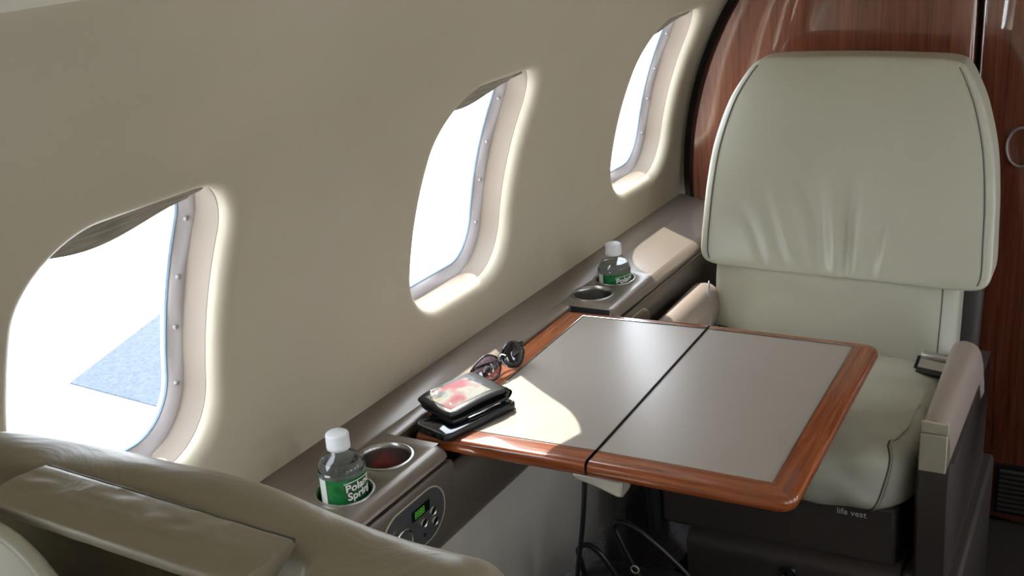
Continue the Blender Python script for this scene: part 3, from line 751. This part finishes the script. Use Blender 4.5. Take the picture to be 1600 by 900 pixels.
# ------------------------------------------------------------------ bottles
def bottle(label, x, y, zoff, rot, name='water_bottle', group=None):
    base = V((x, y, -.068 + zoff))
    root = thing(name, label, 'bottle', base, group)
    z0 = -.068
    body = [(.0001, z0 + .003), (.024, z0), (.031, z0 + .003), (.0335, z0 + .010), (.0335, z0 + .020), (.0325, z0 + .026), (.0325, .0335), (.0338, .0360), (.0340, .0385), (.0325, .0405), (.0328, .0425), (.0315, .0465), (.0275, .0530), (.0225, .0590), (.0175, .0635), (.0145, .066), (.0135, .068), (.0135, .074)]
    if zoff: body = [(r, z) for r, z in body]
    c = (x, y, zoff)
    mb = MB(); mb.lathe(body, c, 40); mb.build('bottle_body', BOTTLE, root)
    wtr = [(.0001, z0 + .004)] + [(r - .0012, z) for r, z in body[2:12]] + [(.0268, .0525), (.0001, .0525)]
    mb = MB(); mb.lathe(wtr, c, 40); mb.build('water', WATER, root)
    cap = [(.0001, .0915), (.0135, .0912), (.0152, .0900), (.0160, .088), (.0160, .073), (.0163, .0725), (.0163, .068), (.0155, .0675)]
    mb = MB(); n = 60
    rows = [[V((x + (r + (.00035 if (k % 2 and .072 < z < .0895) else 0)) * math.cos(2 * PI * k / n), y + (r + (.00035 if (k % 2 and .072 < z < .0895) else 0)) * math.sin(2 * PI * k / n), zoff + z)) for k in range(n)] for r, z in cap]
    mb.grid(rows, cu=True); mb.build('cap', WHITEP, root, angle=60)
    def wrap(a, z, out=0.): return V((x + (.0329 + out) * math.cos(a + rot), y + (.0329 + out) * math.sin(a + rot), zoff + z))
    mb = MB(); mb.grid([[wrap(2 * PI * k / 60, z) for k in range(60)] for z in (-.030, .0, .0330)], cu=True); lab = mb.build('label', GREENP, root)
    mb = MB(); mb.grid([[wrap(math.radians(a), z, .0004) for a in range(-104, -79, 4)] for z in (-.030, .0325)]); mb.build('white_band', WHITE, lab)
    mb = MB(); mb.lathe([(.03262, -.030), (.03262, .0330)], c, 60); mb.build('label_back', mat('label_paper', (.55, .58, .56), .6), lab)
    for k, (word, zc) in enumerate((('Poland', .0215), ('Spring', .0090))):
        for m_, off, out in ((DKGREEN, .0016, .0007), (WHITE, 0.0005, .0011)):
            me = text_mesh(word, .0158, 0, off)
            place_text(me, lambda p, zc=zc, out=out: wrap(math.radians(6) + p.x / .0329, zc + p.y + p.x * .10, out), 'lettering', m_, lab, .003)
    mb = MB(); mb.tube([wrap(math.radians(a), .0268 + .0025 * math.cos(math.radians((a - 6) * 2.2)), .0006) for a in range(-34, 47, 4)], .0006, 5); mb.build('arc', WHITE, lab)
    return root
p = LG(*CUPS[0]); bottle('small clear water bottle with white cap in the cup holder by the near seat', p.x, p.y, .0, math.radians(-17), group='water bottles in the ledge')
p = LG(*CUPS[3]); bottle('small clear water bottle with white cap farther along the ledge near the far seat', p.x, p.y, -.016, math.radians(-30), group='water bottles in the ledge')
# red thing at the bottom of the near empty cup
p = LG(*CUPS[1]); mb = MB(); mb.sphere((p.x - .003, p.y + .004, -.0435), .0135, 12, (1.1, 1.1, 1)); o = mb.build('red_ball', RED); o['label'] = 'small round red object lying in the empty cup holder beside the near bottle'; o['category'] = 'ball'

# ------------------------------------------------------------------ phone, wallet, sunglasses on the table
def frame_fn(o, ux, uy):
    ux = V(ux).normalized(); uz = V((0, 0, 1)); uz = V((.064, 0, 1)).normalized() if False else uz
    uy = (V(uy) - ux * V(uy).dot(ux)).normalized(); un = ux.cross(uy)
    if un.z < 0: un = -un
    o = V(o); return lambda p: o + ux * p.x + uy * p.y + un * p.z
def slab(mb, f, hw, hh, r, z0, z1, e=.002, n=48, mi=0):
    L = [rpoint(hw, hh, r, 2 * PI * k / n) for k in range(n)]
    def row(sc, z): return [f(V((x - math.copysign(min(sc, abs(x)), x), y - math.copysign(min(sc, abs(y)), y), z))) for x, y in L]
    rows = [row(e, z0), row(e * .3, z0 + e * .3), row(0, z0 + e), row(0, z1 - e), row(e * .3, z1 - e * .3), row(e, z1)]
    mb.grid(rows, cu=True, mi=mi); mb.add(rows[0], [tuple(range(n))], mi); mb.add(rows[-1], [tuple(range(n))], mi); return mb
tz = TZ(.03)
# phone: long axis runs from the near corner towards the far right
fp = frame_fn((.045, .262, tz + .0005), (.30, .95, 0), (-.95, .30, 0))
ph = thing('smartphone', 'black cased phone lying face up beneath the wallet on the table corner', 'phone', (.045, .262, tz))
mb = MB(); slab(mb, fp, .076, .0385, .011, 0, .0115, .003); case = mb.build('case', CASE, ph)
mb = MB(); slab(mb, fp, .0725, .035, .008, .0100, .0122, .0005); mb.build('screen', SCREEN, ph)
mb = MB(); mb.tube([fp(V((*rpoint(.0735, .036, .009, 2 * PI * k / 48), .0118))) for k in range(48)], .0010, 6, closed=True); mb.build('rim', mat('grey_rim', (.2, .2, .21), .25, .7), ph)
mb = MB(); mb.box(-.0768, -.0755, -.006, .006, .0040, .0072, f=fp); mb.build('port', STEEL2, case, smooth=False)
for yy in (-.020, .016):
    mb = MB(); mb.box(-.0768, -.0757, yy - .005, yy + .005, .0052, .0064, f=fp); mb.build('speaker_slot', STEEL2, case, smooth=False)
mb = MB(); mb.box(.020, .045, -.0398, -.0380, .0045, .008, f=fp); mb.build('side_button', CASE, case, bevel=.0006)
# wallet
fw = frame_fn((.030, .285, tz + .0135), (.38, .925, .03), (-.925, .38, .02))
wa = thing('wallet', 'black leather wallet with a pink and yellow card in its window on the phone', 'wallet', (.030, .285, tz + .0135))
mb = MB(); slab(mb, fw, .057, .044, .007, 0, .0075, .003); mb.build('lower_cover', WALLET, wa)
def fw2(p):
    b = .005 * math.sin((p.x / .057 + 1) * 1.2) + .0025 * noise.noise(V((p.x * 30, p.y * 30, 1)))
    return fw(V((p.x - .003, p.y + .002, p.z + b)))
mb = MB(); slab(mb, fw2, .058, .045, .008, .0095, .0195, .0045); mb.build('upper_cover', WALLET, wa)
mb = MB(); mb.tube([fw2(V((.054 + .006 * math.sin(PI * k / 12), -.040 + .080 * 0, .004 + .012 * k / 12))) for k in range(13)], .004, 8)
rows = [[fw(V((.055 + .008 * math.sin(PI * k / 10), y, .002 + .018 * k / 10))) for y in (-.042, 0, .042)] for k in range(11)]; mb.grid(rows); mb.build('spine', WALLET, wa)
mb = MB(); mb.grid([[fw2(V((x, y, .0202))) for x in [-.048 + .08 * i / 12 for i in range(13)]] for y in [-.034 + .066 * j / 12 for j in range(13)]]); cd = mb.build('card', CARDP, wa); cd['label'] = 'pink, yellow and white card'
mb = MB(); mb.grid([[fw2(V((x, y, .0205))) for x in [-.048 + .020 * i / 4 for i in range(5)]] for y in [.006 + .022 * j / 4 for j in range(5)]]); mb.build('card_patch', mat('yellow_print', (.36, .23, .03), .4), cd)
mb = MB(); mb.grid([[fw2(V((x, y, .0216 + .0006 * math.sin(x * 300) * math.sin(y * 240)))) for x in [-.052 + .092 * i / 14 for i in range(15)]] for y in [-.038 + .074 * j / 14 for j in range(15)]]); mb.build('clear_window', thin_clear('clear_vinyl', (.96, .97, .97), .010, .10, gmax=.10), wa)
mb = MB(); mb.box(-.030, .034, -.0475, -.0455, -.0010, .0022, f=lambda p: fw(V((p.x, p.y, p.z + .004)))); mb.build('clip', STEEL, wa, bevel=.0006)
# sunglasses lying beyond the wallet, lenses towards the aisle
sg = thing('sunglasses', 'dark lensed sunglasses lying folded beyond the wallet on the table edge', 'sunglasses', (.03, .44, tz))
fs = frame_fn((.022, .428, tz + .026), (.24, .96, .05), (-.35, .10, .92))
def lens_pt(cx, u, v):
    a = math.atan2(v, u); r = math.hypot(u, v)
    x = cx + .029 * u * (1 + .10 * math.cos(2 * a)); y = .0215 * v * (1 - .12 * u * (1 if cx > 0 else -1))
    return V((x, y, -.006 * (u * u) - .002 * v * v - .35 * .0 + .010 * (1 - (x / .07) ** 2) - .010))
for cx, m, nm in ((-.034, thin_clear('tinted_lens', (.55, .50, .60), .10, .02), 'lens'), (.034, LENSD, 'lens')):
    rows = [[fs(lens_pt(cx, r * math.cos(2 * PI * k / 32), r * math.sin(2 * PI * k / 32))) for k in range(32)] for r in (.02, .35, .7, 1.0)]
    mb = MB(); mb.grid(rows, cu=True); mb.build(nm, m, sg, solid=.0012)
    mb = MB(); mb.tube([fs(lens_pt(cx, math.cos(2 * PI * k / 40), math.sin(2 * PI * k / 40))) for k in range(40)], .0016, 8, closed=True); mb.build('rim', LENSD, sg)
mb = MB(); mb.tube([fs(V((x, .006 + .006 * (1 - (x / .009) ** 2), .0))) for x in (-.009, -.005, 0, .005, .009)], .0018, 8); mb.build('bridge', STEEL, sg)
for sx in (-1, 1):
    mb = MB(); pth = []
    for k in range(15):
        t = k / 14; pth.append(fs(V((sx * .064 * (1 - 1.75 * t) , .010 - .022 * t ** 1.5, -.008 - .012 * math.sin(PI * min(1, t * 1.6)) - .006 * (sx + 1) * t))))
    mb.tube(pth, [.0026] * 10 + [.0028, .003, .0032, .003, .0024], 8); mb.build('temple', LENSD, sg)

# ------------------------------------------------------------------ bag, cable and strap below the table
bag = thing('handbag', 'black handbag with looped handles standing on the floor under the table', 'bag', (.25, .46, FLOOR_Z))
def bag_warp(q): v = (q.z + 1) / 2; return V((.255 + q.x * lerp(.17, .135, v), .47 + q.y * lerp(.085, .030, v), lerp(FLOOR_Z + .002, -.365, v) + .012 * noise.noise(V((q.x * 2, q.y, 4)))))
cushion('bag_body', bag_warp, WALLET, bag, 6, 24)
h1 = smooth_path([(.142, .455, -.40), (.136, .45, -.36), (.134, .445, -.332), (.150, .44, -.314), (.172, .44, -.320), (.194, .445, -.352), (.212, .455, -.40)])
h2 = smooth_path([(.262, .44, -.385), (.243, .435, -.335), (.222, .43, -.285), (.212, .43, -.258), (.222, .425, -.244), (.246, .425, -.246), (.275, .43, -.268), (.310, .44, -.305), (.340, .45, -.345), (.36, .455, -.385)])
for h in (h1, h2): mb = MB(); mb.tube(h, .0050, 10); mb.build('handle', CABLE, bag)
mb = MB(); c = V((.246, .430, -.334)); mb.tube([c + V((.007 * math.cos(2 * PI * k / 20), 0, .007 * math.sin(2 * PI * k / 20))) for k in range(20)], .0014, 6, closed=True); mb.build('ring', PLATE, bag)
mb = MB(); mb.tube(smooth_path([(.255, .24, -.03), (.250, .245, -.08), (.235, .26, -.16), (.215, .28, -.24), (.200, .295, -.32), (.185, .31, -.45), (.20, .34, -.60), (.24, .36, FLOOR_Z + .006), (.30, .36, FLOOR_Z + .006)]), .0042, 8); o = mb.build('power_cable', CABLE); o['label'] = 'black cable hanging straight down from under the table latch'; o['category'] = 'cable'
